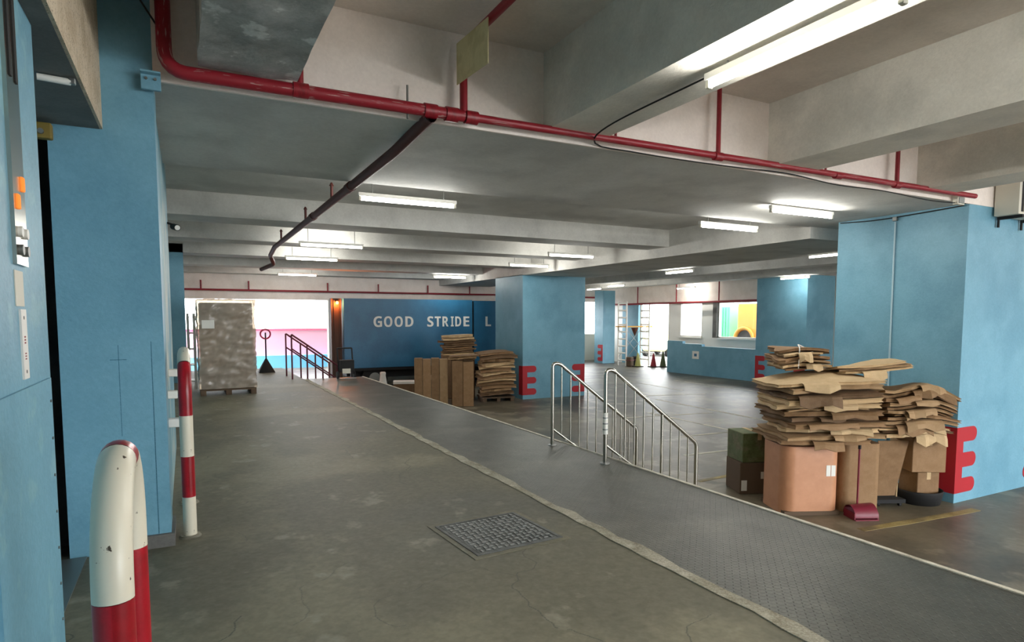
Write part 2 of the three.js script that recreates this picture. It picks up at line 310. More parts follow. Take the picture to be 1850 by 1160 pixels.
// hairpin barriers: one tube, painted in bands, near leg nearer the camera
function barrier(label, x, zn, zf, h, r, bands, offFar) {
  const o = thing('hairpin_barrier', label, 'barrier', [x, 0, zn], 0);
  const R = Math.min((zn - zf) / 2, 0.25), L = zn - zf;
  const pts = []; const add = (y, z) => pts.push(V(0, y, z));
  for (let i = 0; i <= 10; i++) add((h - R) * i / 10, 0);
  for (let i = 1; i <= 10; i++) { const a = Math.PI / 2 * i / 10; add(h - R + Math.sin(a) * R, -R + Math.cos(a) * R); }
  if (L > 2 * R + 0.01) for (let i = 1; i <= 4; i++) add(h, -R - (L - 2 * R) * i / 4);
  for (let i = 1; i <= 10; i++) { const a = Math.PI / 2 * i / 10; add(h - R + Math.cos(a) * R, -(L - R) - Math.sin(a) * R); }
  for (let i = 1; i <= 10; i++) add((h - R) * (1 - i / 10), -L);
  const len = [0]; for (let i = 1; i < pts.length; i++) len.push(len[i - 1] + pts[i].distanceTo(pts[i - 1]));
  const tot = len[len.length - 1];
  const at = (s) => { let i = 1; while (i < len.length - 1 && len[i] < s) i++; const t = (s - len[i - 1]) / (len[i] - len[i - 1]); return pts[i - 1].clone().lerp(pts[i], Math.max(0, Math.min(1, t))); };
  const cuts = [0, ...bands, tot];
  for (let k = 0; k < cuts.length - 1; k++) {
    const n = Math.max(3, Math.ceil((cuts[k + 1] - cuts[k]) / 0.05)), q = []; for (let i = 0; i <= n; i++) q.push(at(cuts[k] + (cuts[k + 1] - cuts[k]) * i / n));
    const g = new THREE.TubeGeometry(new THREE.CatmullRomCurve3(q), n * 2, r, 20, false); const uv = g.attributes.uv; for (let i = 0; i < uv.count; i++) uv.setXY(i, uv.getX(i) * (cuts[k + 1] - cuts[k]), uv.getY(i) * r * 6.28);
    part(k % 2 ? 'red_band' : 'white_band', g, k % 2 ? M.redBand : M.whiteBand, o);
  }
  for (const z of [0, -L]) part('foot_collar', new THREE.CylinderGeometry(r * 1.5, r * 1.7, 0.015, 20).translate(0, 0.0075, z), M.concreteEdge, o);
  return o;
}
barrier('red and white hairpin barrier with a scuffed crown beside the lift jamb', -0.165, -1.62, -2.12, 1.145, 0.042, [0.12, 0.36, 0.61, 0.873, 1.26, 1.35, 1.745, 2.05, 2.29, 2.53]);
barrier('red and white banded hairpin barrier beside the blue pillar', -0.02, -4.78, -5.66, 1.24, 0.042, [0.28, 0.56, 0.84, 1.2, 1.95, 2.25, 2.52, 2.8]);

{
  const tagBox = (y, z, w, label) => { const o = thing('wall_socket', label, 'socket', [-0.145, y, z]); part('box', rb(w, 0.06, 0.09, 0.008, w / 2, 0, 0), M.white, o); part('switch', rb(0.008, 0.02, 0.02, 0.003, w + 0.003, -0.01, 0.02), M.truckBlue, o); };
  tagBox(0.75, -5.1, 0.1, 'white boxed switch low on the streaky wall behind the barrier'); tagBox(0.9, -5.6, 0.07, 'small white socket box on the streaky wall above the switch'); tagBox(1.04, -6.0, 0.07, 'uppermost white socket box on the streaky wall behind the barrier');
  const o = thing('security_camera', 'dark bullet security camera high on the side wall', 'camera', [-0.145, 2.55, -8.0]);
  part('bracket', rod(V(0, 0, 0), V(0.06, -0.02, 0), 0.012), M.black, o); part('housing', rod(V(0.06, -0.03, -0.06), V(0.1, -0.06, 0.1), 0.035), M.black, o); part('lens', rod(V(0.1, -0.06, 0.1), V(0.102, -0.0615, 0.106), 0.028), M.white, o);
}

// ------------------------------------------------------------------ ceiling, beams, columns
struct('ceiling', [bx(-1.2, 24.5, 3.68, 3.9, 6, -4.66)], M.slab, 'beige high ceiling slab over the front bay', 'ceiling');
struct('ceiling_001', [bx(-1.2, 24.5, 3.35, 3.55, -7.0, -33)], M.soffit, 'grey ribbed ceiling slab over the rear bays', 'ceiling');
struct('beam', [bx(-1.2, 24.5, 2.99, 3.9, -4.665, -7.05)], M.soffit, 'broad grey cross beam with a wide flat soffit', 'beam');
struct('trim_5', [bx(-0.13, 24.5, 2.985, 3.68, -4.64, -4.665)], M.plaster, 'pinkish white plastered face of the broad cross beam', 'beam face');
for (const [x0, x1, l] of [[2.70, 3.27, 'pale concrete beam carrying the bare fluorescent lamp'], [5.36, 5.95, 'pale concrete beam next right of the lamp beam'], [7.94, 8.52, 'pale concrete beam closest to the column with the air unit']])
  struct('beam', bx(x0, x1, 3.05, 3.7, 6, -4.642), M.beam, l, 'beam');
for (const [z, l] of [[-10.4, 'first'], [-13.3, 'second'], [-16.4, 'third'], [-19.8, 'fourth'], [-22.9, 'fifth']])
  struct('beam', bx(-1.2, 9.3, 3.0, 3.4, z, z - 0.7), M.soffit, `${l} grey ceiling rib behind the broad cross beam`, 'beam');
struct('beam', bx(9.13, 11.4, 2.8, 3.4, -7.0, -33), M.soffit, 'wide grey main beam spanning between the two big blue columns', 'beam');
for (const [x, l] of [[13.2, 'first'], [16.2, 'second'], [19.2, 'third']]) struct('beam', bx(x - 0.3, x + 0.3, 3.0, 3.4, -7.0, -31), M.soffit, `${l} grey lengthwise rib right of the wide main beam`, 'beam');
struct('beam', bx(-1.2, 12.5, 2.17, 3.4, -24.0, -24.4), M.plaster, 'pinkish white end beam over the bright far opening', 'beam');
struct('beam', bx(12.5, 24.5, 2.45, 3.4, -31.0, -31.4), M.plaster, 'pinkish white end beam beyond the scaffold', 'beam');
struct('beam', bx(21.8, 22.0, 2.3, 3.4, 6, -31), M.plaster, 'pinkish white edge beam over the side windows', 'beam');

// comb-shaped red corner marks, painted thick
function combShape(arm, bar) {
  const sh = new THREE.Shape(), H = 0.9, t = 0.2, gap = (H - 3 * t) / 2; sh.moveTo(0, 0);
  let y = 0; for (let k = 0; k < 3; k++) { sh.lineTo(arm - t / 2, y); sh.absarc(arm - t / 2, y + t / 2, t / 2, -Math.PI / 2, Math.PI / 2, false); y += t; sh.lineTo(bar, y); if (k < 2) { y += gap; sh.lineTo(bar, y); } }
  sh.lineTo(0, H); sh.closePath(); return sh;
}
function column(label, x0, x1, z0, z1, top, marks, mat = M.blue) {
  const o = thing('column', label, 'column', [0, 0, 0], 0, null, 'structure');
  part('shaft', bx(x0, x1, LOW, top, z0, z1), mat, o);
  const comb = new THREE.ExtrudeGeometry(combShape(0.48, 0.16), { depth: 0.006, bevelEnabled: false, curveSegments: 8 });
  if (marks.includes('L')) part('corner_mark', [comb.clone().translate(x0, LOW + 0.13, z0), bx(x0 - 0.006, x0, LOW + 0.13, LOW + 1.03, z0 + 0.006, z0 - 0.24)], M.redMark, o, 'red comb-shaped corner mark');
  if (marks.includes('R')) part('corner_mark', comb.clone().rotateY(Math.PI).translate(x1, LOW + 0.13, z0 + 0.006), M.redMark, o, 'red comb-shaped corner mark turned about');
  if (marks.includes('N')) part('corner_mark', comb.clone().rotateY(Math.PI / 2).translate(x0 - 0.006, LOW + 0.13, z0), M.redMark, o);
  if (marks.includes('S')) {   // marks on the side face
    part('corner_mark', comb.clone().rotateY(-Math.PI / 2).translate(x0, LOW + 0.13, z1), M.redMark, o);
    part('corner_mark', comb.clone().rotateY(Math.PI / 2).translate(x0 - 0.006, LOW + 0.13, z0), M.redMark, o);
  }
  return o;
}
column('big blue column behind the cardboard heap with a red comb mark', 9.13, 11.4, -4.65, -6.5, 3.0, 'LR');
column('big blue column between the truck and the scaffold', 9.13, 11.4, -16.9, -18.8, 2.82, 'LR');
column('broad blue column beside the side windows', 19.85, 21.35, -15.25, -17.5, 3.05, 'S');
column('slim far blue column left of the scaffold', 20.35, 21.15, -28.4, -29.2, 3.0, 'N');
struct('wall_back', [bx(4.75, 12.5, LOW, 2.2, -24.05, -24.4), bx(12.3, 12.5, LOW, 3.4, -24.4, -31.4), bx(12.5, 17.2, LOW, 2.5, -31.05, -31.35), bx(17.2, 22, LOW, 0.55, -31.05, -31.35)], M.offWhite, 'off-white rear wall behind the truck and columns', 'wall');
struct('wall_front', [bx(-1.2, 24.5, 3.0, 3.9, 6, 6.3), bx(-1.6, 5.0, -1.2, 3.0, 6, 6.3), bx(17, 24.5, -1.2, 3.0, 6, 6.3)], M.plaster, 'plain wall with a wide vehicle entrance behind the viewer', 'wall');
// side wall with the windows
struct('wall_right', [bx(22, 22.2, LOW, 3.4, 6, -17.6), bx(22, 22.2, LOW, 0.58, -17.6, -25.0), bx(22, 22.2, 2.25, 3.4, -17.6, -27.3), bx(22, 22.2, 0.58, 2.25, -24.15, -25.0), bx(22, 22.2, 0.58, 2.25, -21.85, -22.6), bx(22, 22.2, LOW, 3.4, -28.7, -31.4)], M.white, 'white side wall with windows and an open bay', 'wall');
struct('wall_right_001', bx(21.9, 22.2, LOW, 3.4, -27.3, -28.7), M.blue, 'blue wall pier behind the scaffold tower', 'wall pier');
struct('parapet', [bx(19.85, 20.02, LOW, 0.27, -17.5, -20.4), bx(19.85, 20.02, LOW, 0.36, -20.4, -21.6), bx(19.85, 20.02, LOW, 0.46, -21.6, -22.6)], M.blue, 'low blue parapet wall below the side windows', 'parapet');
{
  const o = thing('parapet_notice', 'white notice plate on the low blue parapet', 'notice', [19.84, -0.12, -20.75]);
  part('plate', bx(-0.01, 0, -0.17, 0.17, -0.2, 0.2), M.white, o); part('mark', bx(-0.013, -0.01, -0.06, 0.06, -0.08, 0.08), M.truckBlue, o);
}
for (const [k, z0, z1, n] of [[1, -17.6, -21.6, 2], [2, -22.6, -24.15, 1]]) {
  const w = thing(`window_${k}`, k === 1 ? 'wide side window looking out on an orange and green machine' : 'narrower side window with a plain bright view', 'window', [0, 0, 0], 0, null, 'structure');
  const f = 0.06;
  part('frame', [bx(22, 22.14, 0.58, 0.58 + f, z0, z1), bx(22, 22.14, 2.25 - f, 2.25, z0, z1), bx(22, 22.14, 0.58, 2.25, z0, z0 - f), bx(22, 22.14, 0.58, 2.25, z1 + f, z1)], M.white, w);
  for (let i = 0; i < n; i++) part('pane', bx(22.06, 22.066, 0.62, 2.2, z0 + (z1 - z0) * i / n, z0 + (z1 - z0) * (i + 1) / n), phys({ color: 0xffffff, transmission: 1, roughness: 0.02, thickness: 0 }), w);
  part('sill', bx(21.85, 22.1, 0.52, 0.58, z0 + 0.05, z1 - 0.05), M.white, w);
}
struct('trim_6', bx(21.9, 22.0, 0.58, 2.3, -21.6, -21.85), M.greyRender, 'dark grey mullion post between the side windows', 'mullion');

// ------------------------------------------------------------------ platform stairs
{
  const s = thing('platform_stairs', 'concrete steps down from the platform between the two steel handrails', 'stairs', [4.0, LOW, -5.75], 0, null, 'structure');
  for (let i = 0; i < 5; i++) part('step', bx(0.001 + i * 0.24, 0.001 + (i + 1) * 0.24, 0, 1 - (i + 1) * 0.167, -0.6, 0.6), M.screed, s);
}
function handrail(label, z, sleeve) {
  const o = thing('handrail', label, 'handrail', [3.79, 0, z]);
  const top = [V(0, 0, 0), V(0, 0.97, 0), V(0.09, 0.97, 0), V(1.25, 0.1, 0), V(1.25, -0.96, 0)];
  // rail 1: post, bend, sloping rail, end post
  part('top_rail', bent(top, 0.045, 0.021, 120, 12), M.steel, o);
  const slope = (x) => 0.97 - (x - 0.09) * 0.75;
  part('bottom_rail', rod(V(0, 0.2, 0), V(1.25, 0.2 - 0.9, 0), 0.014), M.steel, o);
  for (let i = 1; i < 10; i++) { const x = i * 0.125, y0 = i === 6 ? Math.max(-1, -0.167 * Math.ceil((x - 0.2) / 0.24)) : 0.2 - x * 0.72, y1 = x < 0.12 ? 0.96 : slope(x); part(i === 6 ? 'post' : 'baluster', rod(V(x, y0, 0), V(x, y1, 0), i === 6 ? 0.016 : 0.0095, 8), M.steel, o); }
  part('base_flange', new THREE.CylinderGeometry(0.05, 0.055, 0.012, 20).translate(0, 0.008, 0), M.dullSteel, o);
  if (sleeve) {
    const w = part('tape_sleeve', new THREE.CylinderGeometry(0.027, 0.027, 0.22, 16, 1, true).translate(0, 0.42, 0), M.white, o, 'white tape wrapped round the post');
    for (const y of [0.36, 0.42, 0.48]) part('stripe', new THREE.CylinderGeometry(0.0275, 0.0275, 0.012, 16, 1, true).translate(0, y, 0), M.dullSteel, w);
  }
}
handrail('stainless steel stair handrail without a tape sleeve beside the platform steps', -6.28, false);
handrail('stainless steel stair handrail with white tape on its post', -5.23, true);
function farRail(label, z) {
  const o = thing('stair_rail', label, 'handrail', [2.28, 0, z]);
  const m = M.darkRed;
  part('top_rail', rod(V(0, 1.1, 0), V(1.1, 0.3, 0), 0.022), m, o); part('middle_rail', rod(V(0, 0.75, 0), V(1.1, -0.05, 0), 0.018), m, o);
  for (const x of [0, 0.36, 0.73, 1.08]) part('post', rod(V(x, x < 0.25 ? 0 : -x * 0.8, 0), V(x, 1.1 - x * 0.727, 0), 0.02), m, o);
}
farRail('dark red stair rail at the far end of the platform, closer to the tread plate', -16.1);
farRail('dark red stair rail at the far end of the platform, closer to the opening', -17.1);

// ------------------------------------------------------------------ lamps
function lamp(x, y, z, along, label, group, drop = 0.06) {
  const o = thing('batten_lamp', label, 'lamp', [x, y, z], along ? Math.PI / 2 : 0, group);
  part('batten', rb(1.24, 0.045, 0.055, 0.006, 0, 0.052, 0), M.white, o);
  part('tube', rod(V(-0.585, 0, 0), V(0.585, 0, 0), 0.0165, 12), M.tube, o, 'glowing fluorescent tube');
  for (const s of [-1, 1]) { part('end_cap', rb(0.03, 0.055, 0.04, 0.006, s * 0.6, 0.006, 0), M.offWhite, o); part('hanger', rod(V(s * 0.45, 0.07, 0), V(s * 0.45, 0.07 + drop, 0), 0.006, 6), M.dullSteel, o); }
  const l = new THREE.RectAreaLight(TUBE_COLOR, TUBE_LIGHT, 1.17, 0.033); l.position.set(0, -0.021, 0); l.rotation.x = -Math.PI / 2; l.castShadow = true; o.add(l);
  for (const s of [-1, 1]) { const k = new THREE.RectAreaLight(TUBE_COLOR, TUBE_SIDE, 1.17, 0.033); k.position.set(0, 0.0, s * 0.021); k.rotation.set(0, s > 0 ? Math.PI : 0, 0); k.castShadow = true; o.add(k); }
  return o;
}
lamp(2.96, 2.95, -2.43, true, 'bare fluorescent lamp under the pale lamp beam', null, 0.03);
lamp(7.45, 2.9, -5.85, false, 'fluorescent lamp under the broad beam soffit next to the big column', null, 0.02);
lamp(2.47, 2.9, -7.5, false, 'fluorescent lamp just behind the broad beam, next to the dark branch pipe', null, 0.38);
lamp(7.62, 2.9, -7.3, false, 'fluorescent lamp just behind the broad beam, near the wide main beam', null, 0.38);
const RG = 'lamps on the rear cross ribs', LG = 'lamps on the lengthwise ribs';
for (const [x, z, l] of [[2.6, -12.7, 'second rib, near the branch pipe'], [2.75, -15.75, 'third rib, near the branch pipe'], [3.3, -21.6, 'end beam, near the branch pipe'], [7.85, -12.2, 'second rib, near the wide main beam'], [8.3, -15.0, 'third rib, near the wide main beam'], [8.2, -20.5, 'end beam, over the blue truck']]) lamp(x, 2.9, z, false, `crosswise fluorescent lamp before the ${l}`, RG, 0.38);
for (const [x, z, l] of [[13.55, -14.95, 'above the open floor beside the far big column'], [12.9, -9.3, 'half hidden by the big column'], [19.1, -15.2, 'over the broad column by the windows'], [21.1, -22.8, 'in front of the side windows'], [16.8, -22.5, 'beside the far big column'], [17.8, -25.6, 'over the slim far column']]) lamp(x, 2.9, z, true, `lengthwise fluorescent lamp ${l}`, LG, 0.38);
// the front bay goes on behind the viewer with the same lamps
for (const [x, z] of [[2.96, 0.6], [5.65, 0.6], [8.2, 0.2], [12.5, -1.5], [14.5, 2.5], [18.5, -3]]) lamp(x, 2.95, z, true, 'fluorescent lamp on the front bay ceiling near the vehicle entrance', 'front bay lamps', 0.03);
{
  const o = thing('site_lamp', 'small orange lamp glowing at the top of the dark brown post', 'lamp', [4.45, 2.0, -21.1]);
  part('bulb', new THREE.SphereGeometry(0.05, 12, 8), M.orangeGlow, o); part('holder', rod(V(0, 0.03, -0.02), V(0, 0.06, -0.152), 0.03), M.black, o);
  const l = new THREE.PointLight(0xff8a40, 3, 6); l.position.set(0, 0, 0.0); l.castShadow = true; o.add(l);
  solo('brown_post', [bx(4.28, 4.62, LOW, 2.15, -21.25, -21.5), bx(4.36, 4.4, LOW, 2.1, -21.22, -21.25), bx(4.52, 4.55, LOW, 2.1, -21.22, -21.25)], std({ color: 0x4a3226, roughness: 0.7 }), 'dark brown post at the edge of the bright far opening', 'post');
}

// ------------------------------------------------------------------ pipes, duct, cables, sign
{
  const o = thing('sprinkler_main', 'red sprinkler main running along the plastered beam face', 'pipe');
  part('riser_run', bent([V(-0.06, 3.68, -4.52), V(-0.06, 3.02, -4.52), V(1.93, 3.03, -4.52)], 0.13, 0.043, 80, 16), M.redWorn, o);
  part('thin_run', rod(V(1.93, 3.03, -4.52), V(9.0, 3.05, -4.52), 0.031, 14), M.redWorn, o);
  for (const [x, r] of [[0.74, 0.05], [1.66, 0.053], [1.83, 0.053], [1.99, 0.05], [4.55, 0.04], [6.3, 0.036], [7.35, 0.037]]) part('coupling', rod(V(x - 0.05, 3.027 + (x > 2 ? 0.005 : 0), -4.52), V(x + 0.05, 3.027 + (x > 2 ? 0.005 : 0), -4.52), r, 14), M.red, o);
  for (const [x, y1, r] of [[0.74, 3.2, 0.022], [4.55, 3.66, 0.022], [7.35, 3.66, 0.024], [3.35, 3.12, 0.012], [6.1, 3.12, 0.012]]) part('upright', rod(V(x, 3.03, -4.52), V(x, y1, -4.52), r, 10), M.red, o);
  part('upright', bent([V(1.93, 3.03, -4.52), V(1.93, 3.55, -4.52), V(1.93, 3.55, -1.0)], 0.08, 0.03, 40, 12), M.red, o);
  part('rod_hanger', rod(V(1.5, 2.96, -4.56), V(1.5, 3.2, -4.56), 0.008, 6), M.dullSteel, o);
}
{
  const o = thing('branch_pipe', 'dark brown branch pipe running back under the ceiling ribs', 'pipe');
  part('run', bent([V(1.66, 2.985, -4.5), V(1.65, 2.93, -5.4), V(1.65, 2.93, -13.6), V(1.72, 2.88, -15.0), V(1.82, 2.72, -15.2), V(1.65, 2.66, -16.2)], 0.12, 0.046, 120, 12), M.brownPipe, o);
  for (const z of [-7.05, -9.3]) part('coupling', rod(V(1.65, 2.93, z + 0.08), V(1.65, 2.93, z - 0.08), 0.056, 12), M.brownPipe, o);
  for (const [x, z] of [[1.65, -8.0], [1.65, -9.9], [1.65, -12.6]]) part('upright_head', [rod(V(x, 2.93, z), V(x, 3.12, z), 0.018, 8), rod(V(x, 3.12, z), V(x, 3.16, z), 0.03, 8, 0.01)], M.brownPipe, o);
}
{
  const o = thing('far_sprinkler_pipe', 'red sprinkler pipe across the end beam over the far opening', 'pipe');
  part('run', rod(V(-0.5, 2.47, -23.85), V(12.3, 2.47, -23.85), 0.035, 10), M.red, o);
  for (const x of [0.5, 2.0, 4.7, 6.6, 8.6, 10.4]) part('upright', rod(V(x, 2.47, -23.85), V(x, 2.79, -23.85), 0.028, 8), M.red, o);
  const p = thing('rear_sprinkler_pipe', 'red sprinkler pipe along the window side of the garage', 'pipe');
  part('run', rod(V(21.6, 2.25, -18), V(21.6, 2.25, -30.5), 0.05, 10), M.red, p); part('run', rod(V(12.6, 2.7, -30.8), V(21.7, 2.7, -30.8), 0.05, 10), M.red, p);
  for (const z of [-18.5, -21.2, -24, -27]) part('upright', rod(V(21.6, 2.25, z), V(21.6, 3.34, z), 0.03, 8), M.red, p);
}
{
  const o = thing('insulated_duct', 'grey foil-wrapped insulated duct entering the front bay beside the riser', 'duct');
  const n = 26, g = new THREE.BoxGeometry(0.59, 0.58, 5.2, 10, 10, 60); const p = g.attributes.position, k = rng(5);
  const ph = [k() * 6, k() * 6, k() * 6];
  for (let i = 0; i < p.count; i++) { const x = p.getX(i), y = p.getY(i), z = p.getZ(i), w = Math.sin(z * 7 + ph[0] + x * 5) * 0.006 + Math.sin(x * 19 + z * 3 + ph[1]) * 0.004 + Math.sin(z * 17 + ph[2]) * 0.004; p.setY(i, y + w); p.setX(i, x + w * 0.7); }
  g.computeVertexNormals(); g.translate(0.42, 3.36, -1.9); part('sleeve', planarUV(g), M.duct, o);
}
{
  const o = thing('yellow_board', 'pale yellow board hung under the sprinkler branch', 'board', [1.88, 3.22, -4.25]);
  const sh = new THREE.Shape(); sh.moveTo(-0.27, 0.03); sh.lineTo(0.28, 0.0); sh.lineTo(0.28, 0.3); sh.lineTo(-0.27, 0.33); sh.closePath();
  part('sheet', planarUV(new THREE.ExtrudeGeometry(sh, { depth: 0.006, bevelEnabled: false }).rotateY(-Math.PI / 2)), std({ map: coat([204, 192, 146], [190, 178, 132], 1, 12, 0.4), roughness: 0.7 }), o);
  part('tie', rod(V(0, 0.29, -0.2), V(0.045, 0.32, -0.2), 0.006, 6), M.black, o); part('tie', rod(V(0, 0.27, 0.2), V(0.045, 0.32, 0.2), 0.006, 6), M.black, o);
}
{
  solo('ceiling_cable', tube([V(2.99, 3.035, 1.5), V(2.97, 3.03, -1.6), V(3.0, 3.03, -3.0), V(3.05, 3.03, -4.2), V(3.2, 3.0, -4.6), V(3.6, 2.98, -4.6), V(4.2, 2.975, -4.6), V(4.9, 2.98, -4.59), V(5.6, 3.0, -4.6), V(6.4, 2.96, -4.6), V(7.2, 2.97, -4.6), V(8.2, 2.94, -4.6), V(8.9, 2.96, -4.58)], 0.007, 120, 6), M.black, 'thin black cable sagging along the bottom of the plastered beam face', 'cable');
  solo('slack_cable', tube([V(-0.45, 3.66, -3.9), V(-0.25, 3.45, -4.3), V(-0.06, 3.25, -4.6)], 0.006, 20, 6), M.black, 'short black cable slanting from the lintel to the riser pipe', 'cable');
  solo('column_cable', tube([V(9.1, 2.97, -6.45), V(9.1, 2.94, -5.9), V(9.1, 2.95, -5.3), V(9.1, 2.97, -4.7)], 0.008, 30, 6), M.black, 'black cable along the top of the big blue column', 'cable');
  const o = thing('column_conduit', 'thin pale conduit running down the shaded face of the big column', 'conduit', [9.12, 0, -5.6]);
  part('pipe', rod(V(-0.004, -0.95, 0), V(-0.004, 2.88, 0), 0.012, 8), std({ color: 0xa9c4cd, roughness: 0.4 }), o); part('junction', rb(0.04, 0.06, 0.06, 0.008, -0.015, 2.92, 0), M.dullSteel, o);
  const b = thing('junction_box', 'small grey junction box where the cable meets the column top', 'junction box', [8.75, 2.98, -4.58]);
  part('box', rb(0.16, 0.1, 0.06, 0.008), M.offWhite, b); part('lid', rb(0.12, 0.07, 0.01, 0.004, 0, 0, 0.034), M.dullSteel, b);
}
{
  const o = thing('air_conditioner_unit', 'white outdoor air conditioner unit mounted high on the big column', 'air conditioner', [10.1, 2.86, -4.34]);
  part('casing', [bx(-0.42, 0.42, 0, 0.03, -0.28, 0), bx(-0.42, 0.42, 0.55, 0.58, -0.28, 0), bx(-0.42, -0.36, 0.03, 0.55, -0.28, 0), bx(0.36, 0.42, 0.03, 0.55, -0.28, 0), bx(-0.36, 0.36, 0.03, 0.55, -0.28, -0.1)], M.offWhite, o);
  part('grille_back', bx(-0.36, 0.36, 0.03, 0.55, -0.1, -0.08), M.black, o);
  for (let i = 0; i < 9; i++) part('grille_bar', rod(V(-0.34 + i * 0.085, 0.03, -0.015), V(-0.34 + i * 0.085, 0.55, -0.015), 0.005, 6), M.offWhite, o);
  for (const s of [-1, 1]) part('bracket', [bx(s * 0.3 - 0.02, s * 0.3 + 0.02, -0.04, 0, -0.29, 0.0), bx(s * 0.3 - 0.015, s * 0.3 + 0.015, -0.14, -0.04, -0.29, -0.27)], M.rubber, o);
}

// ------------------------------------------------------------------ pallet load by the left wall
{
  const o = thing('wrapped_pallet_load', 'tall pallet of cartons wrapped in glossy clear film by the left wall', 'pallet load', [0.71, 0, -13.9]);
  const pal = part('pallet', [bx(-0.5, 0.5, 0.09, 0.12, -0.5, 0.5), bx(-0.5, -0.4, 0, 0.09, -0.5, 0.5), bx(-0.05, 0.05, 0, 0.09, -0.5, 0.5), bx(0.4, 0.5, 0, 0.09, -0.5, 0.5)], M.kraftDark, o, 'dark wooden pallet');
  const r = rng(21);
  for (let k = 0; k < 4; k++) for (let i = 0; i < 2; i++) for (let j = 0; j < 2; j++) { const y = 0.122 + k * 0.42; part('carton', rb(0.465, 0.412, 0.465, 0.012, -0.237 + i * 0.474 + (r() - 0.5) * 0.01, y + 0.207, -0.237 + j * 0.474 + (r() - 0.5) * 0.01), M.kraft[(r() * 4) | 0], o); }
  const g = new THREE.BoxGeometry(1.0, 1.72, 1.0, 40, 70, 40), p = g.attributes.position;
  const at = (f, u, v) => f[((((v * S) | 0) + S * 8) % S) * S + ((((u * S) | 0) + S * 8) % S)];
  for (let i = 0; i < p.count; i++) {
    const x = p.getX(i), y = p.getY(i), z = p.getZ(i);
    const q = (x + z) * 0.21 + y * 0.13 + 0.3, v = y * 0.5 - (x - z) * 0.12 + 0.6, w = (at(nD, q, v) - 0.5) * 0.075 + (at(nB, q * 1.7, v * 1.9) - 0.5) * 0.04;
    if (Math.abs(x) > 0.49) p.setX(i, x + Math.sign(x) * (w + 0.012)); if (Math.abs(z) > 0.49) p.setZ(i, z + Math.sign(z) * (w + 0.012)); if (y > 0.85) p.setY(i, y + 0.01 + w * 0.4);
  }
  g.computeVertexNormals(); g.translate(0, 0.99, 0); part('stretch_film', g, M.film, o, 'wrinkled clear stretch film');
  part('label_sheet', bx(-0.44, -0.22, 1.3, 1.46, 0.522, 0.526), M.white, o, 'white paper label');
}
{
  const o = thing('white_cage_trolley', 'narrow white metal rack between the wrapped pallet and the side wall', 'rack', [0.04, 0, -14.95]);
  for (const [x, z] of [[0, 0], [0.12, 0], [0, -0.5], [0.12, -0.5]]) part('post', bx(x - 0.025, x + 0.025, 0, 1.6, z - 0.025, z + 0.025), M.white, o);
  for (let i = 0; i < 5; i++) part('shelf', bx(-0.02, 0.14, 0.15 + i * 0.34, 0.17 + i * 0.34, -0.52, 0.02), M.white, o);
}
{
  const o = thing('triangle_sign_stand', 'black and yellow pyramid stand with a pole and red ring sign', 'sign stand', [1.95, 0, -18.6]);
  const g = new THREE.ConeGeometry(0.3, 0.42, 4).rotateY(Math.PI / 4).translate(0, 0.21, 0); part('base', g, M.black, o);
  for (let k = 0; k < 2; k++) part('yellow_stripe', new THREE.CylinderGeometry(0.21 - k * 0.1, 0.255 - k * 0.1, 0.06, 4, 1, true).rotateY(Math.PI / 4).translate(0, 0.09 + k * 0.14, 0), std({ color: 0xb8942e, roughness: 0.6 }), o);
  part('pole', rod(V(0, 0.4, 0), V(0, 1.1, 0), 0.02), M.black, o);
  part('ring', new THREE.TorusGeometry(0.13, 0.022, 8, 24).translate(0, 1.06, 0), std({ color: 0xc2365a, roughness: 0.5 }), o, 'red ring sign');
}

// ------------------------------------------------------------------ truck and things under it
const font = await new FontLoader().loadAsync('fonts/droid/droid_sans_bold.typeface.json');
{
  const o = thing('box_truck', 'blue box truck parked behind the far column with white lettering', 'truck', [8.3, LOW, -22.2]);
  const X0 = -3.65, X1 = 3.6, XM = 0.98, y0 = 0.82, y1 = 3.15, zf = 1.15;
  part('box_body', [bx(X0, XM, y0, y1, -1.1, zf)], M.truckBlue, o); part('rear_body', bx(XM + 0.09, X1, y0, y1 - 0.02, -1.1, zf - 0.04), M.truckBlue, o);
  part('body_joint', bx(XM, XM + 0.09, y0, y1 - 0.04, -1.1, zf - 0.1), M.black, o);
  part('chassis', [bx(X0 + 0.2, X1, 0.5, y0, -0.5, 0.5), bx(X0 + 0.3, X1, 0.45, 0.7, 0.55, 0.75)], M.rubber, o);
  part('side_skirt', bx(X0, X1, y0 - 0.1, y0, 1.0, 1.1), M.rubber, o);
  for (const x of [-2.6, 1.9, 2.8]) for (const s of [-1, 1]) { const w = part('wheel', new THREE.CylinderGeometry(0.44, 0.44, 0.28, 28).rotateX(Math.PI / 2).translate(x, 0.44, s * 0.85), M.rubber, o); part('hub', new THREE.CylinderGeometry(0.2, 0.2, 0.3, 16).rotateX(Math.PI / 2).translate(x, 0.44, s * 0.85), M.dullSteel, w); }
  const letters = (txt, xs, z, wide) => { txt.split('').forEach((c, i) => { const g = new TextGeometry(c, { font, size: 0.36, depth: 0.01, curveSegments: 6 }); g.computeBoundingBox(); const w = g.boundingBox.max.x - g.boundingBox.min.x, tw = c === 'I' ? 0.11 : wide; g.translate(-g.boundingBox.min.x, 0, 0).scale(tw / w, 1, 1).translate(xs[i], 2.2, z); part('letter', g, M.white, o); }); };
  letters('GOOD', [-2.66, -2.3, -1.93, -1.55], zf, 0.29); letters('STRIDE', [-0.75, -0.47, -0.18, 0.14, 0.31, 0.63], zf, 0.23); letters('L', [1.53], zf - 0.04, 0.22);
}
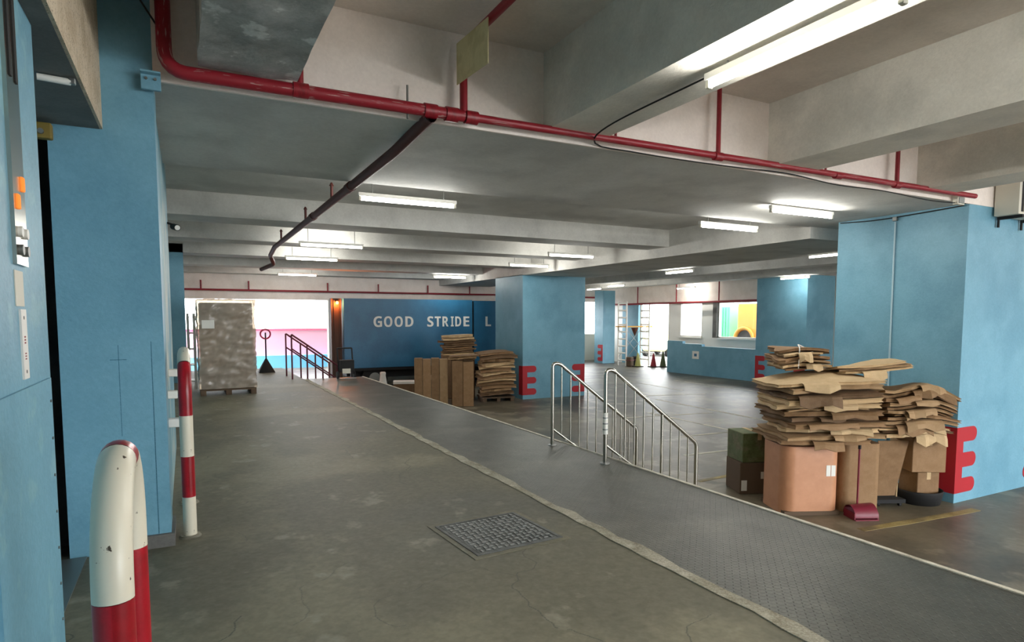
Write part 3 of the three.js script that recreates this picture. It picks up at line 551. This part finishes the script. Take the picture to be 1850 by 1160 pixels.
{
  const o = thing('traffic_cone', 'white plastic cone on the floor in front of the truck', 'cone', [5.75, LOW, -20.4]);
  part('body', new THREE.LatheGeometry([[0.0, 0.72], [0.07, 0.72], [0.1, 0.69], [0.09, 0.6], [0.12, 0.4], [0.2, 0.06], [0.2, 0.05]].map(([a, b]) => new THREE.Vector2(a, b)), 20), M.white, o); part('base', rb(0.46, 0.05, 0.46, 0.015, 0, 0.025, 0), M.white, o);
}
{
  const o = thing('hand_trolley', 'dark hand trolley with pale fittings at the far end of the tread plate', 'trolley', [3.5, 0, -15.7]);
  part('frame', [rod(V(-0.18, 0.1, 0), V(-0.18, 0.75, -0.15), 0.018), rod(V(0.18, 0.1, 0), V(0.18, 0.75, -0.15), 0.018), rod(V(-0.18, 0.75, -0.15), V(0.18, 0.75, -0.15), 0.018), rod(V(-0.18, 0.4, -0.07), V(0.18, 0.4, -0.07), 0.014)], M.black, o);
  part('toe_plate', bx(-0.2, 0.2, 0.015, 0.03, 0, 0.22), M.dullSteel, o); part('load_box', rb(0.34, 0.3, 0.2, 0.02, 0, 0.32, 0.06), M.rubber, o); part('pale_panel', rb(0.2, 0.12, 0.02, 0.008, -0.03, 0.2, 0.165), M.offWhite, o);
  for (const s of [-1, 1]) part('wheel', new THREE.CylinderGeometry(0.09, 0.09, 0.05, 18).rotateZ(Math.PI / 2).translate(s * 0.2, 0.09, -0.04), M.rubber, o);
}

// ------------------------------------------------------------------ cardboard
// a flattened carton: two plies folded together, warped, with a groove between the plies round the edge
function flatCarton(w, d, t, seed, sag, ox, oz, turn, flap) {
  const r = rng(seed), nx = 9, nz = 6, ph = [r() * 6, r() * 6, r() * 6], c = Math.cos(turn), s = Math.sin(turn);
  const cut = [r() * 0.06, r() * 0.06, r() * 0.06, r() * 0.06];
  const P = (i, j, lvl) => {
    let u = i / nx - 0.5, v = j / nz - 0.5, x = u * w, z = v * d; const edge = i === 0 || j === 0 || i === nx || j === nz;
    if (edge) { const k = Math.sin(i * 2.1 + ph[0]) * Math.sin(j * 1.7 + ph[1]) * 0.03; if (i === 0) x -= k + cut[0] * v; if (i === nx) x += k + cut[1] * v; if (j === 0) z -= k + cut[2] * u; if (j === nz) z += k + cut[3] * u; if (lvl === 1) { x *= 0.965; z *= 0.955; } }
    const gx = c * x + s * z, gz = -s * x + c * z, base = sag ? sag(gx + ox, gz + oz) : 0;
    const wob = 0.18 * t * Math.sin(u * 5 + ph[0]) * Math.cos(v * 4 + ph[1]);
    const y = lvl === 0 ? 0 + Math.max(0, wob) : lvl === 2 ? t * 0.86 + wob * 0.6 : t * 0.45;
    return [gx, y + base, gz];
  };
  const pos = []; const quad = (a, b, e, f) => { pos.push(...a, ...b, ...e, ...a, ...e, ...f); };
  for (let i = 0; i < nx; i++) for (let j = 0; j < nz; j++) { quad(P(i, j, 2), P(i, j + 1, 2), P(i + 1, j + 1, 2), P(i + 1, j, 2)); quad(P(i, j, 0), P(i + 1, j, 0), P(i + 1, j + 1, 0), P(i, j + 1, 0)); }
  for (const [l0, l1] of [[0, 1], [1, 2]]) {
    for (let i = 0; i < nx; i++) { quad(P(i, nz, l0), P(i + 1, nz, l0), P(i + 1, nz, l1), P(i, nz, l1)); quad(P(i + 1, 0, l0), P(i, 0, l0), P(i, 0, l1), P(i + 1, 0, l1)); }
    for (let j = 0; j < nz; j++) { quad(P(nx, j + 1, l0), P(nx, j, l0), P(nx, j, l1), P(nx, j + 1, l1)); quad(P(0, j, l0), P(0, j + 1, l0), P(0, j + 1, l1), P(0, j, l1)); }
  }
  if (flap) {                                                   // a loose flap hanging over the front edge
    const i0 = 1 + ((r() * 4) | 0), i1 = Math.min(nx, i0 + 3 + ((r() * 3) | 0)), drop = 0.07 + 0.12 * r(), out = 0.05 + 0.05 * r(), th = 0.007, ox2 = -s * 0 + s, oz2 = c;
    const E = (i, k, o2) => { const q = P(i, nz, 2), f = k / 3, o1 = out * Math.sin(f * 1.4) + o2 * th + 0.002; return [q[0] + ox2 * o1, q[1] + 0.002 - drop * f * f * (0.8 + 0.2 * Math.sin(i * 2 + ph[2])) - (o2 ? 0 : 0.004), q[2] + oz2 * o1]; };
    for (let i = i0; i < i1; i++) for (let k = 0; k < 3; k++) { quad(E(i, k, 1), E(i, k + 1, 1), E(i + 1, k + 1, 1), E(i + 1, k, 1)); quad(E(i, k, 0), E(i + 1, k, 0), E(i + 1, k + 1, 0), E(i, k + 1, 0)); }
    for (let i = i0; i < i1; i++) quad(E(i, 3, 1), E(i, 3, 0), E(i + 1, 3, 0), E(i + 1, 3, 1));
    for (const [i, e] of [[i0, 0], [i1, 1]]) for (let k = 0; k < 3; k++) { const q4 = [E(i, k, 0), E(i, k + 1, 0), E(i, k + 1, 1), E(i, k, 1)]; quad(...(e ? q4.reverse() : q4)); }
  }
  const g = new THREE.BufferGeometry(); g.setAttribute('position', new THREE.Float32BufferAttribute(pos, 3)); g.computeVertexNormals(); return planarUV(g);
}
let seedNo = 100;
const ORD = ['lowest', 'second', 'third', 'fourth', 'fifth', 'sixth', 'seventh', 'eighth', 'ninth', 'tenth', 'eleventh', 'twelfth', 'thirteenth'];
const TONE = ['mid brown', 'brown', 'light brown', 'dark brown', 'pale tan'];
function stack(cx, cz, y0, list, turn, sag, label, group, wave = [1, 1], flaps = 0) {     // list of [width, depth, thickness, shift x, shift z, extra turn, material]
  let y = y0; const fr = rng(seedNo * 7);
  list.forEach(([w, d, t, sx, sz, a, m], i) => {
    const k = wave[0] + (wave[1] - wave[0]) * i / Math.max(1, list.length - 1), fl = fr() < flaps;
    const g = flatCarton(w, d, t, seedNo++, (x, z) => k * sag(x, z), sx, sz, turn + a, fl);
    const o = solo('flattened_carton', g, M.kraft[m], `${TONE[m]} flattened carton, ${i === list.length - 1 ? 'topmost' : ORD[i] + (i ? ' up' : '')} ${label}`, 'cardboard', group); o.position.set(cx + sx, y, cz + sz); y += t + 0.006;
  });
  return y;
}
function layers(n, seed, w, d, t0, t1, jitter, turnJ) { const r = rng(seed), out = []; for (let i = 0; i < n; i++) out.push([w * (0.82 + 0.3 * r()), d * (0.82 + 0.3 * r()), t0 + (t1 - t0) * r(), (r() - 0.5) * jitter, (r() - 0.5) * jitter, (r() - 0.5) * turnJ, (r() * 5) | 0]); return out; }
const TURN = -0.42;
{
  // tall kraft box with rounded corners, lower storey of the heap
  const rr = (w, d, r) => { const s = new THREE.Shape(); s.moveTo(-w / 2 + r, -d / 2); s.lineTo(w / 2 - r, -d / 2); s.absarc(w / 2 - r, -d / 2 + r, r, -Math.PI / 2, 0); s.lineTo(w / 2, d / 2 - r); s.absarc(w / 2 - r, d / 2 - r, r, 0, Math.PI / 2); s.lineTo(-w / 2 + r, d / 2); s.absarc(-w / 2 + r, d / 2 - r, r, Math.PI / 2, Math.PI); s.lineTo(-w / 2, -d / 2 + r); s.absarc(-w / 2 + r, -d / 2 + r, r, Math.PI, Math.PI * 1.5); return s; };
  const tall = (name, label, w, d, r, h, pos, turn, mat) => { const o = thing(name, label, 'carton', pos, turn); part('body', planarUV(new THREE.ExtrudeGeometry(rr(w, d, r), { depth: h, bevelEnabled: true, bevelSize: 0.006, bevelThickness: 0.006, bevelSegments: 2, curveSegments: 8 }).rotateX(-Math.PI / 2).translate(0, 0.006, 0)), mat, o); return o; };
  const a = tall('kraft_drum_box', 'glossy tan kraft box with rounded corners and a white label', 0.74, 0.66, 0.15, 0.87, [7.12, LOW, -5.5], TURN, M.kraftGloss);
  for (const s of [0, 1]) part('paper_label', bx(0.17 + s * 0.065, 0.225 + s * 0.065, 0.5, 0.64, 0.337, 0.34), M.white, a, 'white paper label');
  part('bottom_tray', bx(-0.36, 0.36, 0, 0.05, -0.33, 0.345), M.kraftDark, a);
  const b = tall('plain_kraft_box', 'plain upright kraft box behind the maroon dustpan', 0.5, 0.5, 0.08, 0.88, [7.76, LOW, -5.22], TURN, M.kraft[0]);
  const e = thing('leaning_carton', 'opened carton flaps leaning outward beside the plain kraft box', 'carton', [8.3, LOW, -5.12], TURN);
  const sh = new THREE.Shape(); sh.moveTo(-0.13, 0.02); sh.lineTo(0.13, 0.02); sh.lineTo(0.23, 0.79); sh.lineTo(-0.19, 0.79); sh.closePath();
  part('front_flap', planarUV(new THREE.ExtrudeGeometry(sh, { depth: 0.012, bevelEnabled: false }).rotateX(0.12).translate(0, 0.1, 0.06)), M.kraft[1], e); part('side_flap', planarUV(new THREE.ExtrudeGeometry(sh, { depth: 0.012, bevelEnabled: false }).rotateY(1.25).translate(0.2, 0.08, -0.06)), M.kraft[4], e);
  part('dolly_tray', [bx(-0.2, 0.2, 0.05, 0.1, -0.2, 0.2), ...[[-1, -1], [1, -1], [-1, 1], [1, 1]].map(([p, q]) => rod(V(p * 0.15 - 0.015, 0.025, q * 0.15), V(p * 0.15 + 0.015, 0.025, q * 0.15), 0.025, 12))], M.rubber, e, 'black wheeled tray');
  const t = thing('black_tub', 'black rubber tub under the boxes by the column', 'tub', [8.82, LOW, -4.94], TURN);
  part('body', new THREE.LatheGeometry([[0.0, 0.02], [0.24, 0.02], [0.27, 0.18], [0.29, 0.18], [0.29, 0.16], [0.26, 0.0], [0, 0]].map(([x, y]) => new THREE.Vector2(x, y)), 28), M.rubber, t);
  const box = (label, w, h, d, pos, turn, m, tape) => { const o = thing('carton', label, 'carton', pos, turn); part('body', rb(w, h, d, 0.012, 0, h / 2, 0), m, o); if (tape) part('tape', [bx(-0.03, 0.03, h - 0.1, h + 0.002, -d / 2 - 0.002, d / 2 + 0.002)], M.kraft[4], o); return o; };
  box('brown carton standing in the black tub', 0.33, 0.42, 0.33, [8.82, LOW + 0.022, -4.94], TURN + 0.1, M.kraft[1], true);
  box('brown carton on the tub carton, next to the red comb mark', 0.44, 0.46, 0.42, [8.82, LOW + 0.447, -4.94], TURN - 0.1, M.kraft[0], true);
  const d1 = box('dark brown carton with pale labels at the foot of the heap', 0.52, 0.45, 0.5, [7.25, LOW, -6.42], TURN, M.kraftDark, false);
  part('paper_label', bx(-0.24, -0.16, 0.05, 0.2, 0.25, 0.254), M.white, d1); part('paper_label', bx(0.04, 0.22, 0.22, 0.32, 0.25, 0.254), M.offWhite, d1);
  box('green printed carton on the dark brown one', 0.5, 0.42, 0.46, [7.25, LOW + 0.452, -6.42], TURN + 0.08, M.greenCarton, true);
  // flattened cartons laid over the tall boxes
  const sagA = (x, z) => 0.035 * Math.sin(x * 2.6 + 0.5) + 0.025 * Math.cos(z * 4 + x) - 0.03 * x * x;
  let y = stack(7.36, -5.5, -0.08, layers(10, 31, 1.1, 0.95, 0.022, 0.08, 0.16, 0.4), TURN, sagA, 'in the stack on the glossy kraft box', 'flattened cartons on the kraft box', [0.2, 1.3], 0.6);
  stack(7.36, -5.52, y + 0.012, [[1.18, 1.0, 0.075, 0.0, 0, 0.12, 2], [1.3, 1.0, 0.045, -0.02, 0.02, -0.08, 4]], TURN, sagA, 'of the broad pair topping the kraft box stack', 'pale top cartons', [1.3, 1.4], 0.5);
  const yTop = y + 0.17;
  const sagB = (x, z) => -0.16 * x * Math.abs(x) - 0.05 * x + 0.04 * Math.sin(x * 5 + 1) + 0.03 * Math.sin(z * 6 + x * 3);
  const y2 = stack(8.45, -5.02, -0.05, layers(13, 77, 0.96, 0.8, 0.022, 0.075, 0.1, 0.4), TURN + 0.05, sagB, 'in the sagging stack against the big column', 'flattened cartons against the column', [0.3, 1.5], 0.7);
  const sagC = (x, z) => 0.11 * Math.cos(x * 3.2 + 0.2);
  const yc = stack(7.42, -5.85, yTop + 0.0, layers(6, 53, 0.6, 0.6, 0.028, 0.042, 0.05, 0.15), TURN - 0.1, sagC, 'in the string-tied bundle on the heap', 'tied carton bundle', [0.6, 1.1], 0.3);
  solo('binding_string', tube([V(7.2, yTop + 0.08, -5.63), V(7.21, yc + 0.1, -5.63), V(7.4, yc + 0.14, -5.8), V(7.6, yc + 0.04, -5.72)], 0.007, 30, 6, 0.2), M.white, 'white string tied round the carton bundle on top of the heap', 'string');
  const sagD = (x, z) => 0.06 * Math.sin(x * 2.6 - 0.6) + 0.03 * Math.sin(z * 5);
  stack(8.1, -5.35, Math.max(yTop + 0.06, y2 + 0.03), [[1.0, 0.7, 0.03, 0, 0, 0.1, 4], [0.85, 0.6, 0.035, 0.05, 0, -0.12, 2], [0.9, 0.55, 0.03, -0.1, 0.02, 0.05, 4]], TURN, sagD, 'of the bent boards across the heap top', 'pale boards on top of the heap', [0.9, 1.1], 0.4);
  const dp = thing('dustpan', 'maroon long-handled dustpan standing before the kraft boxes', 'dustpan', [7.44, LOW, -4.83], TURN);
  part('pan', [bx(-0.15, 0.15, 0, 0.012, -0.12, 0.12), bx(-0.15, 0.15, 0, 0.11, -0.13, -0.11), bx(-0.155, -0.14, 0, 0.09, -0.13, 0.1), bx(0.14, 0.155, 0, 0.09, -0.13, 0.1), new THREE.CylinderGeometry(0.13, 0.15, 0.29, 16, 1, true, 0, Math.PI).rotateZ(Math.PI / 2).translate(0, 0.03, -0.03)], M.maroon, dp);
  part('handle', rod(V(0, 0.1, -0.1), V(-0.01, 0.98, -0.08), 0.012), M.maroon, dp); part('grip', rod(V(-0.009, 0.86, -0.083), V(-0.01, 1.0, -0.077), 0.018), M.rubber, dp);
}
{
  // cartons in front of the truck
  const up = (label, x, z, w, h, d, turn, mats) => { const o = thing('upright_carton', label, 'carton', [x, LOW, z], turn); const n = mats.length; mats.forEach((m, i) => part('panel', rb(w / n - 0.008, h * (1 - 0.02 * (i % 2)), d, 0.008, -w / 2 + w / n * (i + 0.5), h * (1 - 0.02 * (i % 2)) / 2, 0), M.kraft[m], o)); return o; };
  up('tall upright bundle of folded cartons with a pale edge', 6.2, -17.0, 0.95, 1.36, 0.4, -0.35, [1, 0, 1, 2]);
  up('tall single upright carton right of the folded bundle', 6.98, -16.55, 0.62, 1.3, 0.5, -0.35, [1, 0]);
  const t = thing('carton', 'low white-topped carton beside the upright bundle', 'carton', [6.25, LOW, -19.3], -0.3);
  part('body', rb(0.9, 0.42, 0.5, 0.012, 0, 0.21, 0), M.kraft[3], t); part('lid', rb(0.92, 0.08, 0.52, 0.012, 0, 0.46, 0), M.white, t);
  const flat = (x, z) => 0.02 * Math.sin(x * 4);
  const y1 = stack(7.0, -16.56, LOW + 1.31, layers(3, 12, 0.75, 0.55, 0.03, 0.05, 0.05, 0.2), -0.35, flat, 'of those on the single upright carton', 'cartons on the upright carton');
  const base = thing('carton', 'brown base carton under the stack behind the upright ones', 'carton', [7.6, LOW, -18.4], -0.3); part('body', rb(1.0, 1.35, 0.8, 0.015, 0, 0.675, 0), M.kraft[3], base);
  stack(7.6, -18.4, LOW + 1.36, layers(9, 15, 1.05, 0.75, 0.05, 0.08, 0.08, 0.3), -0.3, flat, 'in the tallest stack by the truck', 'tall carton stack by the truck');
  const pal = thing('pallet', 'dark wooden pallet under the slumped cartons by the far column', 'pallet', [8.35, LOW, -17.2], -0.2);
  part('deck', bx(-0.5, 0.5, 0.1, 0.14, -0.4, 0.4), M.kraftDark, pal); for (const k of [-0.42, 0, 0.42]) part('bearer', bx(k - 0.05, k + 0.05, 0, 0.1, -0.4, 0.4), M.kraftDark, pal);
  const slump = (x, z) => 0.06 * Math.sin(x * 2.4 + 1) - 0.05 * z;
  stack(8.35, -17.2, LOW + 0.19, layers(13, 18, 1.05, 0.75, 0.06, 0.11, 0.14, 0.4), -0.25, slump, 'in the slumped stack by the far column', 'slumped cartons by the far column');
}

// ------------------------------------------------------------------ scaffold and cones at the far right
{
  const o = thing('scaffold_tower', 'white scaffold tower with a yellow plank deck by the open bay', 'scaffold', [21.05, LOW, -26.6]);
  for (const x of [-0.75, 0.75]) {
    for (const z of [-0.35, 0.35]) part('standard', rod(V(x, 0, z), V(x, 3.35, z), 0.045, 10), M.white, o);
    for (let i = 0; i < 9; i++) part('rung', rod(V(x, 0.3 + i * 0.37, -0.35), V(x, 0.3 + i * 0.37, 0.35), 0.04, 8), M.white, o);
  }
  for (const z of [-0.35, 0.35]) { part('cross_brace', rod(V(-0.75, 0.4, z), V(0.75, 1.9, z), 0.014, 8), M.dullSteel, o); part('cross_brace', rod(V(-0.75, 1.9, z + 0.03), V(0.75, 0.4, z + 0.03), 0.014, 8), M.dullSteel, o); }
  for (let i = 0; i < 3; i++) part('plank', bx(-0.95, 0.95, 2.02, 2.08, -0.33 + i * 0.23, -0.12 + i * 0.23), std({ color: [0xc8953c, 0xb9843a, 0xd2a24a][i], roughness: 0.7 }), o, 'yellow plank');
  part('hanging_cloth', new THREE.ConeGeometry(0.2, 0.45, 5).rotateX(Math.PI).translate(-0.1, 1.77, 0.2), std({ color: 0x5a3020, roughness: 0.9 }), o, 'dark red cloth');
  const cone = (label, x, z, h, col) => { const c = thing('traffic_cone', label, 'cone', [x, LOW, z]); part('body', new THREE.LatheGeometry([[0.0, h], [0.03, h], [0.05, h * 0.9], [0.16, 0.05], [0.16, 0.03]].map(([a, b]) => new THREE.Vector2(a, b)), 18), std({ color: col, roughness: 0.6 }), c); part('base', rb(0.42, 0.04, 0.42, 0.012, 0, 0.02, 0), M.rubber, c); };
  cone('pale yellow-green cone at the scaffold foot', 20.55, -25.6, 0.72, 0xb6b46a); cone('red cone between the scaffold and the parapet', 21.15, -25.1, 0.7, 0x9a2434); cone('dark olive cone at the end of the blue parapet', 21.6, -24.9, 0.8, 0x4e5a38);
  for (const [x, z, m, l] of [[20.35, -26.0, M.kraftDark, 'dark box'], [21.0, -26.35, M.rubber, 'black bag']]) { const b = thing('site_bundle', `${l} stored under the scaffold tower`, 'box', [x, LOW, z], 0.3); part('body', rb(0.3, 0.5, 0.3, 0.06, 0, 0.25, 0), m, b); part('tie', rb(0.31, 0.04, 0.31, 0.015, 0, 0.32, 0), M.maroon, b); }
}

// ------------------------------------------------------------------ outside the openings
struct('street_ground', [bx(-30, 90, -1.35, -1.06, -33, -90), bx(-30, -1.6, -1.35, -1.06, -20, -33), bx(24.5, 90, -1.35, -1.06, 20, -90), bx(-30, 24.5, -1.35, -1.06, 6.3, 30)], std({ color: 0x8e8b86, roughness: 0.9 }), 'pale street surface outside the garage openings', 'ground');
{
  const w = thing('boundary_wall', 'pink boundary wall with a sky blue base outside the far opening', 'wall', [0, 0, 0], 0, null, 'structure');
  part('pink_wall', bx(-10, 12, -0.6, 0.86, -34, -34.3), std({ color: 0xecb4c8, roughness: 0.8 }), w); part('coping', bx(-10, 12, 0.86, 0.96, -33.95, -34.35), std({ color: 0xdc7090, roughness: 0.7 }), w, 'deep pink coping');
  part('blue_base', bx(-10, 12, -1.06, -0.4, -33.6, -34.0), std({ color: 0x78c4ee, roughness: 0.8 }), w, 'sky blue base');
}
{
  const o = thing('orange_machine', 'orange machine with a mustard wheel arch outside the wide window', 'vehicle', [27.2, -1.06, -24.6]);
  part('body', rb(1.6, 2.4, 1.9, 0.06, 0.5, 2.15, 0.55), std({ color: 0xee8a3a, roughness: 0.5 }), o); part('wheel_arch', new THREE.TorusGeometry(0.62, 0.1, 8, 24, Math.PI).rotateY(Math.PI / 2).translate(-0.38, 1.4, 0.15), std({ color: 0xa87a1c, roughness: 0.5 }), o, 'mustard wheel arch');
  part('wheel', new THREE.CylinderGeometry(0.5, 0.5, 0.3, 24).rotateZ(Math.PI / 2).translate(-0.2, 1.4, 0.15), M.rubber, o); part('chassis', bx(-0.3, 1.3, 0.3, 1.0, -0.4, 1.5), M.rubber, o);
  for (const z of [-0.2, 1.3]) part('road_wheel', new THREE.CylinderGeometry(0.42, 0.42, 0.3, 20).rotateZ(Math.PI / 2).translate(0.2, 0.42, z), M.rubber, o);
  const g = thing('green_container', 'pale green ribbed container beyond the orange machine', 'container', [27.4, -1.06, -26.4]);
  part('shell', bx(-0.4, 1.4, 0, 3.2, -0.7, 0.75), std({ color: 0x74cda2, roughness: 0.6 }), g); for (let i = 0; i < 7; i++) part('rib', bx(-0.46, -0.4, 0.05, 3.15, -0.62 + i * 0.2, -0.54 + i * 0.2), std({ color: 0x66bd92, roughness: 0.6 }), g);
  const y = thing('yellow_van', 'pale yellow van on the street beyond the open bay', 'vehicle', [29, -1.06, -33.5], 0.5);
  part('body', rb(3.6, 1.3, 1.7, 0.25, 0, 1.0, 0), std({ color: 0xe0d6a4, roughness: 0.4 }), y); part('cabin', rb(2.2, 0.7, 1.5, 0.2, -0.2, 1.8, 0), std({ color: 0x9a9a86, roughness: 0.2 }), y);
  for (const x of [-1.1, 1.1]) for (const s of [-1, 1]) part('wheel', new THREE.CylinderGeometry(0.34, 0.34, 0.22, 20).rotateX(Math.PI / 2).translate(x, 0.34, s * 0.78), M.rubber, y);
}
renderer.render(scene, camera);
